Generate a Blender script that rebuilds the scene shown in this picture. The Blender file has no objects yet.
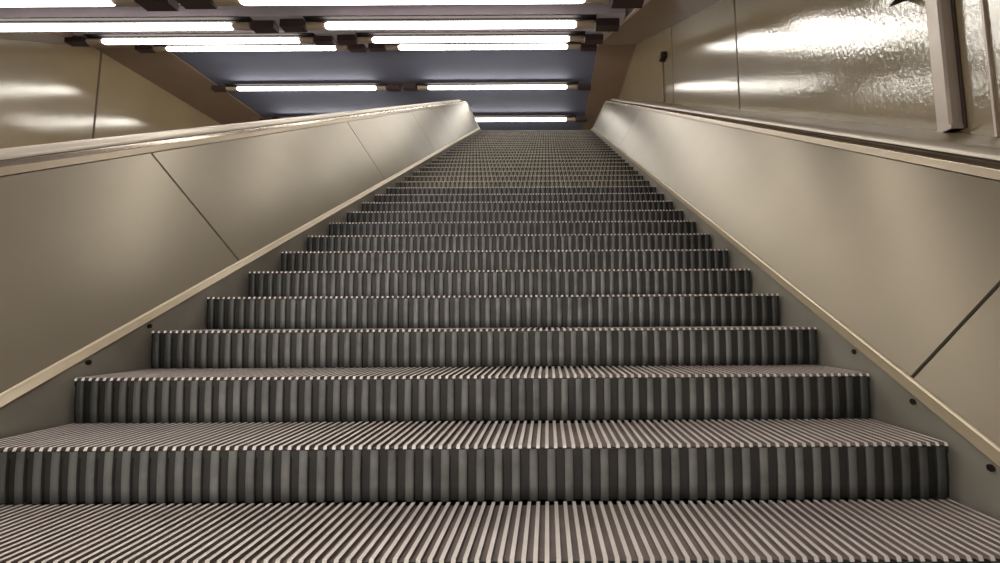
import bpy, bmesh, math, random
from mathutils import Vector, Euler

random.seed(7)
scene = bpy.context.scene
C = scene.collection

# ------------------------------------------------------------------ sizes
W = 3.565            # step width
HW = W / 2
RUN, RISE = 0.3455, 0.2
M = RISE / RUN       # slope of the escalator
CAMX, CAMY, CAMZ = 0.34, -1.19, 0.6456
YA = 11.45            # upper transition starts
RAD = 2.0
ANG = math.atan(M)
YB = YA + RAD * math.sin(ANG)
ZTOP = YA * M + RAD * (1 - math.cos(ANG))
YC = -2.0            # lower transition
YD = YC - RAD * math.sin(ANG)
ZBOT = YC * M - RAD * (1 - math.cos(ANG))
XR = CAMX + 3.07     # right wall
XL = CAMX - 15.45    # left wall
XSR = CAMX + 1.78    # soffit inner edges
XSL = CAMX - 13.1


def z0(y):
    """height of the line through the step noses"""
    if y <= YD:
        return ZBOT
    if y < YC:
        return ZBOT + RAD - math.sqrt(RAD * RAD - (y - YD) ** 2)
    if y <= YA:
        return y * M
    if y >= YB:
        return ZTOP
    return ZTOP - RAD + math.sqrt(RAD * RAD - (YB - y) ** 2)


# ------------------------------------------------------------------ materials
def srgb(r, g, b):
    def f(c):
        c /= 255.0
        return c / 12.92 if c <= 0.04045 else ((c + 0.055) / 1.055) ** 2.4
    return (f(r), f(g), f(b), 1.0)


def mat(name, col, rough=0.5, metal=0.0, var=0.0, vscale=4.0, bump=0.0, bscale=60.0,
        stretch=(1, 1, 1), coat=0.0, aniso=0.0, rvar=0.0, spec=0.5, bdist=0.01):
    m = bpy.data.materials.new(name)
    m.use_nodes = True
    nt = m.node_tree
    n, l = nt.nodes, nt.links
    b = n['Principled BSDF']
    b.inputs['Base Color'].default_value = col
    b.inputs['Roughness'].default_value = rough
    b.inputs['Metallic'].default_value = metal
    b.inputs['Specular IOR Level'].default_value = spec
    b.inputs['Coat Weight'].default_value = coat
    b.inputs['Coat Roughness'].default_value = 0.06
    tc = n.new('ShaderNodeTexCoord')
    mp = n.new('ShaderNodeMapping')
    mp.inputs['Scale'].default_value = stretch
    l.new(tc.outputs['Object'], mp.inputs['Vector'])
    if var or rvar:
        tx = n.new('ShaderNodeTexNoise')
        tx.inputs['Scale'].default_value = vscale
        tx.inputs['Detail'].default_value = 5
        l.new(mp.outputs['Vector'], tx.inputs['Vector'])
        if var:
            mr = n.new('ShaderNodeMapRange')
            mr.inputs['From Min'].default_value = 0.3
            mr.inputs['From Max'].default_value = 0.7
            mr.inputs['To Min'].default_value = 1 - var
            mr.inputs['To Max'].default_value = 1 + var
            l.new(tx.outputs['Fac'], mr.inputs['Value'])
            vm = n.new('ShaderNodeVectorMath')
            vm.operation = 'SCALE'
            vm.inputs[0].default_value = col[:3]
            l.new(mr.outputs['Result'], vm.inputs['Scale'])
            l.new(vm.outputs['Vector'], b.inputs['Base Color'])
        if rvar:
            mr2 = n.new('ShaderNodeMapRange')
            mr2.inputs['From Min'].default_value = 0.3
            mr2.inputs['From Max'].default_value = 0.7
            mr2.inputs['To Min'].default_value = max(0.02, rough - rvar)
            mr2.inputs['To Max'].default_value = rough + rvar
            l.new(tx.outputs['Fac'], mr2.inputs['Value'])
            l.new(mr2.outputs['Result'], b.inputs['Roughness'])
    if bump:
        t2 = n.new('ShaderNodeTexNoise')
        t2.inputs['Scale'].default_value = bscale
        t2.inputs['Detail'].default_value = 3
        l.new(mp.outputs['Vector'], t2.inputs['Vector'])
        bp = n.new('ShaderNodeBump')
        bp.inputs['Strength'].default_value = bump
        bp.inputs['Distance'].default_value = bdist
        l.new(t2.outputs['Fac'], bp.inputs['Height'])
        l.new(bp.outputs['Normal'], b.inputs['Normal'])
    return m


def emit(name, col, s):
    m = bpy.data.materials.new(name)
    m.use_nodes = True
    b = m.node_tree.nodes['Principled BSDF']
    b.inputs['Base Color'].default_value = (0.8, 0.8, 0.78, 1)
    b.inputs['Emission Color'].default_value = col
    b.inputs['Emission Strength'].default_value = s
    return m


def riser_mat(name, lite, dark):
    """ribbed riser: contact shade painted at the foot, dirty toward the two ends"""
    def one(nm, col, wear):
        m = mat(nm, col, rough=0.5, metal=0.25)
        nt = m.node_tree
        n, l = nt.nodes, nt.links
        b = n['Principled BSDF']
        tc = n.new('ShaderNodeTexCoord')
        sp = n.new('ShaderNodeSeparateXYZ')
        l.new(tc.outputs['Object'], sp.inputs[0])
        ab = n.new('ShaderNodeMath'); ab.operation = 'ABSOLUTE'
        l.new(sp.outputs['X'], ab.inputs[0])
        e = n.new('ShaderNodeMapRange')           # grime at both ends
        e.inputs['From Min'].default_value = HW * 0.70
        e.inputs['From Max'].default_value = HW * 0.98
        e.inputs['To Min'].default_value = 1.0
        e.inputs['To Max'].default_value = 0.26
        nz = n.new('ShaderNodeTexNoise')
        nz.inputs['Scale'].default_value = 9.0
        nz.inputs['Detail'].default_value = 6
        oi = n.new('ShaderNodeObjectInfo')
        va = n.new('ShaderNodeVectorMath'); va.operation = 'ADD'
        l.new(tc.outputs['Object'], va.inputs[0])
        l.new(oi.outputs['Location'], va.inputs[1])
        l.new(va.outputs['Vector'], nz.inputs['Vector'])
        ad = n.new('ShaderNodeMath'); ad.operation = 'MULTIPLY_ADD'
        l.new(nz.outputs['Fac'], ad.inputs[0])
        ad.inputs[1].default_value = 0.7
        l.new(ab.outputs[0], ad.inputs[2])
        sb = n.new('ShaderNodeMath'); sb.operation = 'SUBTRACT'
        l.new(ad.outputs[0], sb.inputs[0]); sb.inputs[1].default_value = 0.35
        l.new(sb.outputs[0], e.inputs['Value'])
        f = n.new('ShaderNodeMapRange')           # contact shade painted in at the foot
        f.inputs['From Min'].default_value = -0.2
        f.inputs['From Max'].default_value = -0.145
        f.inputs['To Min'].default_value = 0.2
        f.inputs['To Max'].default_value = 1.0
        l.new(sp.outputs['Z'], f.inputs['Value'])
        w = n.new('ShaderNodeMapRange')
        w.inputs['From Min'].default_value = 0.3
        w.inputs['From Max'].default_value = 0.7
        w.inputs['To Min'].default_value = 1 - wear
        w.inputs['To Max'].default_value = 1 + wear
        l.new(nz.outputs['Fac'], w.inputs['Value'])
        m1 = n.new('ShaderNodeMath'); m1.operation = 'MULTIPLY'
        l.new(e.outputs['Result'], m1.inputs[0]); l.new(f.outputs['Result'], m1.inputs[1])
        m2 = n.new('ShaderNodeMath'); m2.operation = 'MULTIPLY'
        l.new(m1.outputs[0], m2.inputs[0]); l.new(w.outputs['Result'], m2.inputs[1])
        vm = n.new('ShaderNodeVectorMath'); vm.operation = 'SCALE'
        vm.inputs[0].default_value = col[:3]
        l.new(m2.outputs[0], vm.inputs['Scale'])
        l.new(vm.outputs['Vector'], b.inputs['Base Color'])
        return m
    return one(name + '_rib', lite, 0.3), one(name + '_groove', dark, 0.2)


M_ridge = mat('tread_ridge_aluminium', srgb(238, 230, 226), rough=0.4, metal=0.1, var=0.08, vscale=7)
M_groove = mat('tread_groove_dirt', srgb(128, 114, 109), rough=0.7, metal=0.0, var=0.25, vscale=6)
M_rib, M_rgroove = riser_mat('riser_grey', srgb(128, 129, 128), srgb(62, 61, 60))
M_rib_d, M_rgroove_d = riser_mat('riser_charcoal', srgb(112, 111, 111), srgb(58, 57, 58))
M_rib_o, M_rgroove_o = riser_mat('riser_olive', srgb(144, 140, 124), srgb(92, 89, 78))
M_panel = mat('satin_steel_cladding', srgb(136, 126, 109), rough=0.29, metal=0.5, var=0.07, vscale=1.2)
M_panel_left = mat('satin_steel_cladding_left', srgb(147, 138, 122), rough=0.3, metal=0.42, var=0.07, vscale=1.2)  # same steel, lightened to paint in light the lamps lack on this side
M_joint = mat('panel_joint', srgb(70, 62, 52), rough=0.8)
M_rail = mat('satin_rail', srgb(206, 196, 182), rough=0.35, metal=0.3, var=0.04, vscale=2)
M_fascia = mat('satin_fascia', srgb(166, 152, 132), rough=0.35, metal=0.4, var=0.04, vscale=2)
M_cap = mat('polished_steel_cap', srgb(190, 178, 160), rough=0.26, metal=0.9, var=0.05, vscale=2)
M_capdark = mat('cap_groove', srgb(66, 55, 48), rough=0.6, metal=0.2)
M_deck = mat('deck_steel', srgb(190, 176, 152), rough=0.32, metal=0.15, var=0.05, vscale=2)
M_skirt = mat('skirt_steel', srgb(160, 155, 144), rough=0.42, metal=0.25, var=0.18, vscale=2.5, rvar=0.08)
M_bead = mat('trim_bead_steel', srgb(232, 218, 194), rough=0.3, metal=0.2)
M_trim = mat('skirt_trim_steel', srgb(176, 162, 138), rough=0.35, metal=0.2, var=0.06, vscale=3)
M_screw = mat('screw_dark', srgb(52, 44, 38), rough=0.5, metal=0.6)
M_wall = mat('enamel_wall', srgb(164, 149, 120), rough=0.10, var=0.06, vscale=0.6, bump=0.4, bscale=30,
             stretch=(1, 1, 0.7), spec=0.5, bdist=0.0035)
_b = M_wall.node_tree.nodes['Principled BSDF']
_b.inputs['IOR'].default_value = 2.3
_b.inputs['Anisotropic'].default_value = 0.75
_t = M_wall.node_tree.nodes.new('ShaderNodeTangent')
_t.direction_type = 'RADIAL'
_t.axis = 'Z'
M_wall.node_tree.links.new(_t.outputs['Tangent'], _b.inputs['Tangent'])
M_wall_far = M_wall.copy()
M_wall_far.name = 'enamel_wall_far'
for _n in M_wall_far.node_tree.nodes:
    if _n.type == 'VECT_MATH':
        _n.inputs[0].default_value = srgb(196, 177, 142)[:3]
M_plain = mat('pale_plaster', srgb(205, 196, 180), rough=0.8, var=0.05)
M_soffit = mat('brown_soffit', srgb(148, 126, 110), rough=0.36, var=0.08, vscale=1.0)
M_ceil = mat('blue_grey_ceiling', srgb(106, 110, 130), rough=0.8, var=0.04, vscale=0.8)
M_recess = mat('dusky_recess', srgb(120, 104, 118), rough=0.6, var=0.08, vscale=1.0)
M_beam = mat('mauve_grey_beam', srgb(226, 221, 226), rough=0.45, metal=0.1, var=0.06, vscale=2)
M_tube = emit('lamp_tube', (1.0, 0.955, 0.86, 1), 13.0)
M_cap_tan = mat('lamp_end_reflector', srgb(168, 150, 128), rough=0.5, var=0.05)
M_tray = mat('lamp_tray', srgb(34, 28, 28), rough=0.8)
M_housing = mat('lamp_housing', srgb(66, 50, 50), rough=0.5, var=0.06)
M_edge = mat('soffit_edge_metal', srgb(226, 220, 212), rough=0.3, metal=0.5)
M_post = mat('post_steel', srgb(214, 203, 194), rough=0.38, metal=0.25, var=0.06, vscale=3)
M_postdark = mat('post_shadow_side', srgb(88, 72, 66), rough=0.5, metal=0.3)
M_seam = mat('wall_seam', srgb(112, 98, 78), rough=0.6)
M_black = mat('dark_box', srgb(44, 32, 34), rough=0.5, var=0.1)
M_conduit = mat('conduit', srgb(140, 120, 100), rough=0.4, metal=0.3)
M_floor = mat('floor_stone', srgb(170, 162, 150), rough=0.5, var=0.1, vscale=3)
M_base = mat('ramp_base', srgb(96, 88, 78), rough=0.6, var=0.1)


# ------------------------------------------------------------------ mesh helpers
class MB:
    def __init__(self):
        self.v, self.f, self.mi = [], [], []

    def quad(self, a, b, c, d, mi=0):
        k = len(self.v)
        self.v += [a, b, c, d]
        self.f.append((k, k + 1, k + 2, k + 3))
        self.mi.append(mi)

    def face(self, pts, mi=0):
        k = len(self.v)
        self.v += list(pts)
        self.f.append(tuple(range(k, k + len(pts))))
        self.mi.append(mi)

    def box(self, x0, x1, y0, y1, z0_, z1, mi=0):
        k = len(self.v)
        self.v += [(x0, y0, z0_), (x1, y0, z0_), (x1, y1, z0_), (x0, y1, z0_),
                   (x0, y0, z1), (x1, y0, z1), (x1, y1, z1), (x0, y1, z1)]
        for q in ((0, 3, 2, 1), (4, 5, 6, 7), (0, 1, 5, 4), (1, 2, 6, 5), (2, 3, 7, 6), (3, 0, 4, 7)):
            self.f.append(tuple(k + i for i in q))
            self.mi.append(mi)

    def loft(self, rings, mi=0, closed=False, caps=False, mis=None):
        k = len(self.v)
        n = len(rings[0])
        for r in rings:
            self.v += r
        for i in range(len(rings) - 1):
            for j in range(n if closed else n - 1):
                j2 = (j + 1) % n
                self.f.append((k + i * n + j, k + i * n + j2, k + (i + 1) * n + j2, k + (i + 1) * n + j))
                self.mi.append(mis[j] if mis else mi)
        if caps:
            self.f.append(tuple(k + j for j in range(n))[::-1]); self.mi.append(mi)
            self.f.append(tuple(k + (len(rings) - 1) * n + j for j in range(n))); self.mi.append(mi)

    def mesh(self, name, mats, smooth=False, recalc=True, weld=False):
        me = bpy.data.meshes.new(name)
        me.from_pydata([tuple(p) for p in self.v], [], self.f)
        if not isinstance(mats, (list, tuple)):
            mats = [mats]
        for m in mats:
            me.materials.append(m)
        for p, i in zip(me.polygons, self.mi):
            p.material_index = i
        bm = bmesh.new(); bm.from_mesh(me)
        if weld:
            bmesh.ops.remove_doubles(bm, verts=bm.verts, dist=1e-5)
        if recalc:
            bmesh.ops.recalc_face_normals(bm, faces=bm.faces)
        bm.to_mesh(me); bm.free()
        if smooth:
            for p in me.polygons:
                p.use_smooth = True
            me.set_sharp_from_angle(angle=math.radians(40))
        return me

    def obj(self, name, mats, parent=None, loc=(0, 0, 0), **kw):
        o = bpy.data.objects.new(name, self.mesh(name, mats, **kw))
        C.objects.link(o)
        o.location = loc
        if parent:
            o.parent = parent
        return o


def tag(o, label=None, cat=None, group=None, kind=None):
    if label: o['label'] = label
    if cat: o['category'] = cat
    if group: o['group'] = group
    if kind: o['kind'] = kind
    return o


def empty(name, loc, label, cat, group=None):
    o = bpy.data.objects.new(name, None)
    C.objects.link(o)
    o.location = loc
    o.empty_display_size = 0.1
    return tag(o, label, cat, group)


def struct(name, mb, m, label=None, **kw):
    o = mb.obj(name, m, **kw)
    o['kind'] = 'structure'
    if label: o['label'] = label
    return o


# ------------------------------------------------------------------ escalator steps
NR = 112             # tread ridges
NB = 56              # riser ribs
TB = 0.014           # how far a tread runs under the riser behind it


def tread_mesh(over=None):
    mb = MB()
    p = W / NR
    d, rw = 0.012, 0.40 * p
    y0_, y1 = 0.0, RUN + (TB if over is None else over)
    for i in range(NR):
        xa = -HW + i * p
        g = (p - rw) / 2
        a, b = xa + g, xa + g + rw
        fl = -d
        # groove floors at both sides, ridge walls, ridge top, front face
        mb.quad((xa, y0_ + .012, fl), (a, y0_ + .012, fl), (a, y1, fl), (xa, y1, fl), 1)
        mb.quad((b, y0_ + .012, fl), (xa + p, y0_ + .012, fl), (xa + p, y1, fl), (b, y1, fl), 1)
        mb.quad((a, y0_, fl), (a, y0_ + .004, 0), (a, y1, 0), (a, y1, fl), 1)
        mb.quad((b, y0_, fl), (b, y0_ + .004, 0), (b, y1, 0), (b, y1, fl), 1)
        mb.quad((a, y0_ + .004, 0), (b, y0_ + .004, 0), (b, y1, 0), (a, y1, 0), 0)
        mb.quad((a, y0_, fl), (b, y0_, fl), (b, y0_ + .004, 0), (a, y0_ + .004, 0), 0)
    # front lip, underside and ends
    mb.box(-HW, HW, .012, y1, -0.04, -d - .0005, 2)
    return mb.mesh('tread', [M_ridge, M_groove, M_rgroove], recalc=False)


def riser_mesh(mats, name, hgt=0.2):
    mb = MB()
    p = W / NB
    rw = 0.47 * p
    dep = 0.012
    zs = [-.016] + [-k * (hgt - .001) for k in (.25, .4, .55, .7, .82, .92, 1)]

    def yy(z):
        u = -z / 0.2
        return 0.004 + 0.010 * u ** 2.6
    sec = []
    for i in range(NB):
        xa = -HW + i * p
        g = (p - rw) / 2
        sec += [(xa, dep, 1), (xa + g * .8, dep, 1), (xa + g, dep * .35, 0), (xa + g + rw * .2, 0, 0),
                (xa + g + rw * .8, 0, 0), (xa + g + rw, dep * .35, 0), (xa + g + rw + g * .2, dep, 1)]
    sec.append((HW, dep, 1))
    rings = [[(x, yy(z) + dy, z) for x, dy, _ in sec] for z in zs]
    mis = []
    for j in range(len(sec) - 1):
        k = j % 7
        mis.append(0 if k in (2, 3, 4) else 1)
    mb.loft(rings, mis=mis)
    # closing sides and back of the riser plate
    back = [(yy(z) + dep + .02, z) for z in zs]
    for s in (-1, 1):
        for (ya, za), (yb, zb) in zip(back[:-1], back[1:]):
            mb.quad((s * HW, ya - .02, za), (s * HW, ya, za), (s * HW, yb, zb), (s * HW, yb - .02, zb), 1)
    for (ya, za), (yb, zb) in zip(back[:-1], back[1:]):
        mb.quad((-HW, ya, za), (HW, ya, za), (HW, yb, zb), (-HW, yb, zb), 1)
    mb.quad((-HW, .004, zs[0]), (HW, .004, zs[0]), (HW, .05, zs[0]), (-HW, .05, zs[0]), 1)
    return mb.mesh(name, mats, smooth=True)


TREAD = tread_mesh()
TREAD_TOP = tread_mesh(.006)
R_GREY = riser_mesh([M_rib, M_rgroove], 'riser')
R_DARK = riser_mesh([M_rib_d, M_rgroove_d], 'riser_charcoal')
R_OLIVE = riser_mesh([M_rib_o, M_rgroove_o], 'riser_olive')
ORD = ['first', 'second', 'third', 'fourth', 'fifth', 'sixth', 'seventh', 'eighth', 'ninth', 'tenth',
       'eleventh', 'twelfth', 'thirteenth', 'fourteenth', 'fifteenth', 'sixteenth', 'seventeenth', 'eighteenth', 'nineteenth', 'twentieth']
NST = 37
sp_tread = bpy.data.objects.new('tread', TREAD)
sp_riser = bpy.data.objects.new('riser', R_GREY)
for i in range(NST):
    if i == 0:
        lab = 'nearest escalator step, only its wide ridged tread showing at the foot of the photo'
    elif i == 1:
        lab = 'escalator step right behind the nearest tread, widest ribbed riser in full view'
    elif i == 2:
        lab = 'third escalator step from the bottom, narrow band of ridged tread above its riser'
    elif i == 3:
        lab = 'fourth escalator step from the bottom, thin sliver of tread above its grey riser'
    elif i < 20:
        tone = 'grey' if i < 8 else ('dark charcoal' if i < 13 else 'olive grey')
        lab = '%s escalator step counted up from the bottom, %s ribbed riser' % (ORD[i], tone)
    else:
        k = NST - 1 - i
        if k == 0:
            lab = 'topmost escalator step, level with the comb plate at the head'
        else:
            lab = '%s escalator step counted down from the top edge, thin olive grey riser' % ORD[k]
    y, z = i * RUN, z0(i * RUN)
    root = empty('escalator_step', (0, y, z), lab, 'escalator step', 'moving steps of the escalator')
    a = sp_tread if i == 0 else sp_tread.copy()
    b = sp_riser if i == 0 else sp_riser.copy()
    a.name, b.name = 'tread', 'riser'
    rise = z - z0(y - RUN)
    if i > 33: a.data = TREAD_TOP
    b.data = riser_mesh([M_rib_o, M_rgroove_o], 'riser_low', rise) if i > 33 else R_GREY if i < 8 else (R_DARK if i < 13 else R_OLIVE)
    for o in (a, b):
        C.objects.link(o)
        o.parent = root

# ------------------------------------------------------------------ balustrades
def ysamples(ya, yb, fine=0.12, coarse=1.2):
    ys = [ya]
    y = ya
    while y < yb - 1e-6:
        st = fine if (YD - .15 < y < YC + .1 or YA - .1 < y < YB + .1) else coarse
        y = min(yb, y + st)
        # do not jump over a transition
        if ys[-1] < YA - .1 < y: y = YA - .1 + 1e-4
        if ys[-1] < YD - .15 < y: y = YD - .15 + 1e-4
        ys.append(y)
    return ys


def sweep(side, prof, ya, yb, slant=None):
    """carry a cross-section (outward, up) along the escalator"""
    rings = []
    for y in ysamples(ya, yb):
        ring = []
        for k, (dx, t) in enumerate(prof):
            yy = y + (slant[k] if slant else 0.0)
            ring.append((side * (HW + dx), yy, z0(yy) + t))
        rings.append(ring)
    return rings


Y_START, Y_END = -4.5, 15.5
PB, PT = (.064, .074), (.46, .918)        # foot and head of the cladding


def balustrade(side, joints, label, screws, deck_dx):
    root = empty('escalator_balustrade', (side * (HW + .3), 0, 0), label, 'escalator balustrade')
    inv = Vector((-side * (HW + .3), 0, 0))

    def part(name, mb, m, **kw):
        o = mb.obj(name, m, root, loc=inv, **kw)
        return o
    mb = MB()                                  # skirt beside the steps
    mb.loft(sweep(side, [(.02, .046), (.02, -.42), (.05, -.42), (.05, .04)], Y_START, Y_END), closed=True, caps=True)
    skirt = part('skirt', mb, M_skirt)
    mb = MB()                                  # bevelled strip over the skirt
    mb.loft(sweep(side, [(.014, .044), (.012, .050), (.052, .074), (.060, .076), (.064, .072), (.064, .03), (.03, .03)],
                  Y_START, Y_END), closed=True, caps=True)
    trim = part('skirt_trim', mb, M_trim, smooth=True)
    mb = MB()
    mb.loft(sweep(side, [(.046, .0715), (.050, .079), (.056, .081), (.062, .078), (.064, .07), (.05, .068)], Y_START, Y_END), closed=True, caps=True)
    mb.obj('bead', M_bead, trim, smooth=True)
    for sy in screws:
        m2 = MB()
        rr = []
        for dz in (0, .006):
            rr.append([(side * (HW + .02 - .002 - dz), sy + .012 * math.cos(a), z0(sy) + .018 + .012 * math.sin(a))
                       for a in [k * math.pi / 5 for k in range(10)]])
        m2.loft(rr, closed=True, caps=True)
        m2.obj('screw', M_screw, skirt)
    # cladding panels
    gap = .014
    edges = [Y_START + .3] + joints + [Y_END]
    n = 6
    for a, b in zip(edges[:-1], edges[1:]):
        m3 = MB()
        prof, sl = [], []
        for k in range(n + 1):
            u = k / n
            prof.append((PB[0] + (PT[0] - PB[0]) * u, PB[1] + (PT[1] - PB[1]) * u))
            sl.append(-.30 * u)
        back = [(p[0] + .012, p[1] - .006) for p in prof][::-1]
        m3.loft(sweep(side, prof + back, a + gap / 2, b - gap / 2, sl + sl[::-1]), closed=True, caps=True)
        part('side_panel', m3, M_panel if side > 0 else M_panel_left, smooth=True)
    m4 = MB()                                  # backing seen through the joints
    m4.loft(sweep(side, [(PB[0] + .016, PB[1] - .02), (PT[0] + .016, PT[1] - .012), (PT[0] + .05, PT[1] - .03), (PB[0] + .06, PB[1] - .04)],
                  Y_START, Y_END), closed=True, caps=True)
    part('panel_backing', m4, M_joint)
    m5 = MB()                                  # fascia and beads of the cap
    m5.loft(sweep(side, [(.48, .95), (.482, .966), (.486, .970), (.498, .970), (.504, .960), (.512, .966), (.528, .984),
                         (.545, .986), (.553, .976), (.556, .93), (.48, .93)], Y_START, Y_END), closed=True, caps=True)
    part('cap_bead', m5, M_cap, smooth=True)
    m5 = MB()
    m5.loft(sweep(side, [(.4622, .924), (.476, .962), (.492, .962), (.49, .93), (.475, .918)], Y_START, Y_END), closed=True, caps=True)
    part('cap_fascia', m5, M_fascia)
    m6 = MB()                                  # dark channel between bead and rail
    m6.loft(sweep(side, [(.55, .965), (.585, .972), (.60, .985), (.625, .978), (.65, .985), (.65, .92), (.55, .92)],
                  Y_START, Y_END), closed=True, caps=True)
    part('cap_channel', m6, M_capdark)
    m7 = MB()                                  # rounded outer rail
    rail = [(.70 + .062 * math.cos(a), .988 + .046 * math.sin(a)) for a in [math.pi * k / 8 for k in range(8, -1, -1)]]
    m7.loft(sweep(side, rail + [(.762, .93), (.638, .93)], Y_START, Y_END), closed=True, caps=True)
    part('cap_rail', m7, M_rail, smooth=True)
    m8 = MB()                                  # flat deck behind the rail
    m8.loft(sweep(side, [(.75, .982), (deck_dx, .982), (deck_dx, -.5), (deck_dx - .04, -.5), (deck_dx - .04, .95), (.75, .95)],
                  Y_START, Y_END), closed=True, caps=True)
    part('deck', m8, M_deck)
    return root


balustrade(-1, [-.80, 1.73, 4.27, 6.7, 8.9, 11.2, 13.4],
           'left slanted steel balustrade, bright rounded cap, beside the hall open to the left',
           [.766, 1.05], 1.02)
balustrade(1, [-3.4, .56, 7.15, 9.35, 11.6, 13.8],
           'right slanted steel balustrade with flat deck against the enamel wall',
           [.23, .508, .81], XR - HW - .004)

# ------------------------------------------------------------------ hall shell
YBK, YFW = -12.0, 24.0
ZBK = ZBOT
CL = 10.045                       # level upper ceiling
T_REC, T_SOF = 3.3, 2.95          # heights over the nose line of recess and soffit


def ceil_line(t, zup):
    yb = (zup - t) / M
    ylow = -2.6
    return [(YBK, ylow * M + t), (ylow, ylow * M + t), (yb, zup), (YFW, zup)]


def slab(x0, x1, pts, th, mi=0, mb=None):
    mb = mb or MB()
    rings = [[(x0, y, z), (x1, y, z), (x1, y, z + th), (x0, y, z + th)] for y, z in pts]
    mb.loft(rings, closed=True, caps=True, mi=mi)
    return mb


rec = ceil_line(T_REC, CL)
struct('ceiling', slab(XSL - .3, XSR + .3, rec[2:], .15), M_ceil, 'blue-grey level ceiling over the upper landing')
struct('ceiling_incline', slab(XSL - .3, XSR + .3, rec[:3], .15), M_recess, 'dusky sloping ceiling over the escalator')
sof = ceil_line(T_SOF, CL - .04)
struct('trim_1', slab(XSR, XR + .1, sof, .3), M_soffit, 'brown soffit strip along the right wall')
struct('trim_2', slab(XL - .1, XSL, sof, .3), M_soffit, 'brown soffit strip along the left wall')
struct('trim_3', slab(XSR - .05, XSR + .005, [(y, z - .02) for y, z in sof[:3]], .05), M_edge, 'bright metal edge of the right soffit')


def wall_strip(x0, x1, ya, yb):
    mb = MB()
    mb.box(x0, x1, ya, yb, -2.2, 10.6)
    return mb


struct('wall_right', wall_strip(XR, XR + .2, YBK, YFW), M_wall, 'glossy beige enamel wall on the right')
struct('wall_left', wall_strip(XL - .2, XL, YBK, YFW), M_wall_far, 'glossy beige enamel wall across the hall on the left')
mb = MB(); mb.box(XL - .2, XR + .2, YFW, YFW + .2, -2.2, 10.6); struct('wall_back', mb, M_wall)
mb = MB(); mb.box(XL - .2, XR + .2, YBK - .2, YBK, -2.2, 10.6); struct('wall_front', mb, M_plain)
# lower hall floor, upper floor, sloping bed on the far side
mb = MB(); mb.box(XL, XR, YBK, YD - .05, ZBOT - .2, ZBOT); struct('floor', mb, M_floor, 'lower landing floor')
mb = MB(); mb.box(XL, XR, NST * RUN + .04, YFW, ZTOP - .25, ZTOP); struct('floor_upper', mb, M_floor, 'upper landing floor')
mb = MB()
mb.loft([[(XL, y, z0(y) - .45), (-HW - 1.02, y, z0(y) - .45), (-HW - 1.02, y, z0(y) - .7), (XL, y, z0(y) - .7)]
         for y in ysamples(-4.0, YB + .35)], closed=True, caps=True)
struct('floor_slope', mb, M_base, 'sloping bed between the left balustrade and the far wall')
mb = MB()
mb.loft([[(-HW - .04, y, z0(y) - .45), (HW + .04, y, z0(y) - .45), (HW + .04, y, z0(y) - .6), (-HW - .04, y, z0(y) - .6)]
         for y in ysamples(-4.0, YB + .35)], closed=True, caps=True)
struct('floor_truss', mb, M_black, 'dark bed under the steps')
# comb plate at the top
mb = MB()
mb.box(-HW - .01, HW + .01, NST * RUN + .04, NST * RUN + .5, ZTOP, ZTOP + .006)
o = mb.obj('comb_plate', M_deck)
tag(o, 'flat metal comb plate at the head of the escalator', 'comb plate')

# wall joints
seam_n = 4


def seam(x, y, w, m, lab, d=.006):
    global seam_n
    mb = MB()
    side = -1 if x > 0 else 1
    zb = z0(y) + (.982 if x > 0 else -.45)
    zt = min(y * M + T_SOF, CL - .04)
    xa, xb = sorted((x, x + side * d))
    mb.box(xa, xb, y - w / 2, y + w / 2, zb, zt)
    struct('trim_%d' % seam_n, mb, m, lab)
    seam_n += 1


def wall_y(px, side_x, yimg=60):
    """distance up the hall of a joint that the photo shows at column px"""
    d = 415.0 * (side_x - CAMX) / (px - 546.0)
    p = math.atan(38.5 / 415)
    v = (281.5 - yimg) / 415 * d
    return CAMY + d * math.cos(p) - v * math.sin(p)


seam(XR, wall_y(737, XR), .035, M_seam, 'joint between two right wall panels')
seam(XR, wall_y(672, XR), .06, M_seam, 'joint between two far right wall panels')
seam(XL, wall_y(97, XL, 90), .06, M_seam, 'joint between two left wall panels')
seam(XL, wall_y(97, XL, 90) - 3.4, .06, M_seam, 'joint between two left wall panels')
seam(XR, wall_y(990, XR), .016, M_post, 'light narrow strip on the wall at the right edge', d=.02)

# square post on the right wall
py = wall_y(944, XR - .10) + .06
pz = z0(py) + .984
root = empty('wall_post', (XR, py, pz), 'grey steel post standing on the deck against the right wall', 'post')
mb = MB()
zt = py * M + T_SOF - pz
mb.loft([[(-.085, -.06, z), (-.003, -.06, z), (-.003, .06, z), (-.085, .06, z), (-.10, .045, z), (-.10, -.045, z)]
         for z in (0, zt)], closed=True, caps=True)
mb.obj('shaft', M_post, root)
mb = MB()
mb.box(-.105, -.003, -.066, .066, .0, .035)
mb.obj('foot_plate', M_post, root)
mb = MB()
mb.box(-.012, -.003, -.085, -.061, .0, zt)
mb.obj('shade_strip', M_postdark, root)  # dark strip painted in as the shaded side of the post
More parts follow.
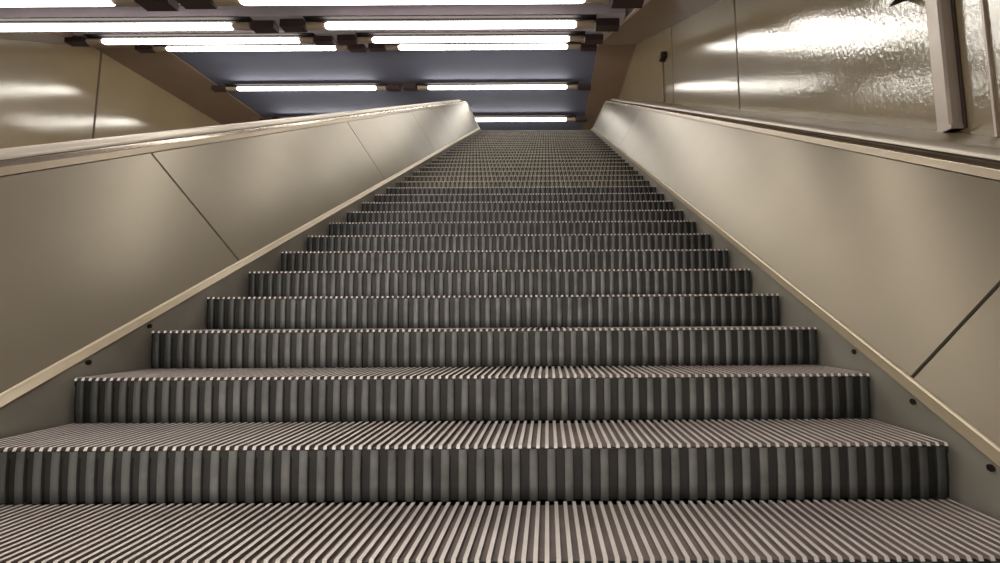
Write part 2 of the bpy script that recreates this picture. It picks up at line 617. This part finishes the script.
# ------------------------------------------------------------------ lights
f, p = 415.0, math.atan(38.5 / 415)
L_T = 5.53
FILL_ROWS = [  # (hall Y, Z, right end X relative to camera, name for the label)
    (-9.2, None, .68, None), (-6.8, None, .68, None), (-4.4, None, .68, None), (-2.1, None, .68, None), (0.27, None, .68, None), (2.63, None, .68, None)]  # unseen rows added overhead and behind the camera to brighten the near steps
IMG = [(-1.6, 6.63, .64), (24.6, 9.107, .68), (39.0, 11.59, .67), (46.7, 13.5, .716), (87, 16.4, .83), (119.5, 19.0, .93)]
rows = []
for (y, _, xr, _) in FILL_ROWS:
    rows.append((y, max(y, -2.6) * M + 2.79, xr))
for (iy, d, xr) in IMG:
    v = (281.5 - iy) / f * d
    rows.append((CAMY + d * math.cos(p) - v * math.sin(p), CAMZ + d * math.sin(p) + v * math.cos(p), xr))


def capsule_rings(x0, x1, r, n=12, rnd=.07):
    out = []
    for x, k in ((x0, .3), (x0 + rnd * .3, .7), (x0 + rnd, 1), (x1 - rnd, 1), (x1 - rnd * .3, .7), (x1, .3)):
        out.append([(x, r * k * math.cos(a), r * k * math.sin(a)) for a in [2 * math.pi * j / n for j in range(n)]])
    return out


R_T = .072
mbt = MB(); mbt.loft(capsule_rings(-L_T / 2, L_T / 2, R_T), closed=True, caps=True)
ME_TUBE = mbt.mesh('diffuser', M_tube, smooth=True)
mbh = MB()
mbh.loft([[(x, -.12, .140), (x, .12, .140), (x, .12, .125), (x, .03, .125), (x, .03, .10), (x, -.03, .10), (x, -.03, .125), (x, -.12, .125)] for x in (-L_T / 2 - .42, L_T / 2 + .42)],
         closed=True, caps=True)
ME_HOUSE = mbh.mesh('housing', M_tray)
mbc = MB()
mbc.loft([[(x, r * math.cos(a), r * math.sin(a) * .95) for a in [2 * math.pi * j / 10 for j in range(10)]]
          for x, r in ((0, .05), (.05, .07), (.30, .085), (.40, .085))], closed=True, caps=True)
ME_END = mbc.mesh('end_cap', M_cap_tan, smooth=True)
mbb = MB()
mbb.box(0, .5, -.08, .12, -.085, .08)
ME_BOX = mbb.mesh('ballast_box', M_housing)

ROWLAB = {6: 'row cut by the top of the photo', 7: 'second row from the top', 8: 'third row from the top',
          9: 'fourth row from the top', 10: 'lone row on the blue ceiling', 11: 'farthest row over the top step'}
for i, (y, z, xr) in enumerate(rows):
    for side in (0, 1):
        xc = CAMX + xr - L_T / 2 if side == 0 else CAMX + xr - 7.53 - L_T / 2
        where = 'right' if side == 0 else 'left'
        if i in ROWLAB:
            lab = 'long white tube lamp, %s one of the %s' % (where, ROWLAB[i])
        else:
            lab = 'long white tube lamp, %s one, %s row added unseen overhead as fill light' % (where, ORD[5 - i])
        t = empty('ceiling_light', (xc, y, z), lab, 'ceiling light', 'tube lamps across the ceiling')
        for nm, me, loc, rz in (('diffuser', ME_TUBE, (0, 0, 0), 0), ('housing', ME_HOUSE, (0, 0, 0), 0),
                                ('end_cap', ME_END, (L_T / 2 - .02, 0, 0), 0), ('end_cap', ME_END, (-L_T / 2 + .02, 0, 0), math.pi),
                                ('ballast_box', ME_BOX, (L_T / 2 + .42, 0, 0), 0), ('ballast_box', ME_BOX, (-L_T / 2 - .42, 0, 0), math.pi)):
            o = bpy.data.objects.new(nm, me)
            C.objects.link(o)
            o.parent = t
            o.location = loc
            o.rotation_euler.z = rz
    # cross beam carrying the row
    mb = MB()
    if i < 10:
        mb.box(XSL + .02, XSR - .06, y - .13, y + .20, z + .145, z + .43)
    else:
        mb.box(XSL + .6, XSR - .5, y + .0, y + .12, z + .142, CL + .01)
    struct('trim_%d' % seam_n, mb, M_beam if i < 10 else M_housing, 'cross beam carrying a row of tube lamps')
    seam_n += 1

# ------------------------------------------------------------------ things on the right wall
by = wall_y(666, XR)
d = 415.0 * 3.07 / 120
bz = CAMZ + d * math.sin(p) + (281.5 - 57.5) / f * d * math.cos(p)
root = empty('wall_sensor', (XR, by, bz), 'small dark box with a thin conduit high on the right wall', 'wall box')
mb = MB(); mb.box(-.16, -.004, -.10, .10, -.065, .065); mb.box(-.13, -.03, -.15, -.12, -.05, .05); mb.obj('housing', M_black, root)
mb = MB()
zb = z0(by) + .99 - bz
mb.loft([[(-.03 + .022 * math.cos(a), .22 + .022 * math.sin(a), zz) for a in [2 * math.pi * j / 8 for j in range(8)]] for zz in (zb, .06)], closed=True, caps=True)
mb.box(-.05, -.008, .12, .24, .02, .06)
mb.obj('conduit', M_conduit, root)

# pointed corner of a dark sign plate at the top of the photo
d = 3.5
sx = CAMX + (891 - 546) / f * d
v = (281.5 - 7) / f * d
sy, sz = CAMY + d * math.cos(p) - v * math.sin(p), CAMZ + d * math.sin(p) + v * math.cos(p)
root = empty('wall_sign', (sx, sy, sz), 'dark pointed corner of a tilted sign plate at the top right edge', 'sign')
mb = MB()
out = [(0, 0), (.16, .075), (.16, .30), (.02, .30), (-.02 + .16, .12)]
out = [(0, 0), (.17, .06), (.17, .26), (.09, .06 + .05)]
mb.loft([[(x, yy, zz) for x, zz in out] for yy in (0, .025)], closed=True, caps=True)
mb.obj('plate', M_black, root)
mb = MB(); mb.box(.13, XR - sx - .003, .003, .022, .12, .16); mb.obj('bracket', M_post, root)

# ------------------------------------------------------------------ world, camera, look
w = bpy.data.worlds.new('World')
scene.world = w
w.use_nodes = True
w.node_tree.nodes['Background'].inputs['Color'].default_value = (0.5, 0.47, 0.42, 1)
w.node_tree.nodes['Background'].inputs['Strength'].default_value = 0.05

cam = bpy.data.cameras.new('Camera')
co = bpy.data.objects.new('Camera', cam)
C.objects.link(co)
co.location = (CAMX, CAMY, CAMZ)
co.rotation_mode = 'XYZ'
co.rotation_euler = (Euler((math.pi / 2 + p, 0, 0)).to_matrix() @ Euler((0, 0, -0.006)).to_matrix()).to_euler()
cam.sensor_width = 36
cam.lens = 36 * f / 1000
cam.shift_x = -0.0475
cam.clip_start = 0.02
cam.clip_end = 200
scene.camera = co

scene.view_settings.view_transform = 'Standard'
scene.view_settings.look = 'None'
scene.view_settings.exposure = 0.0
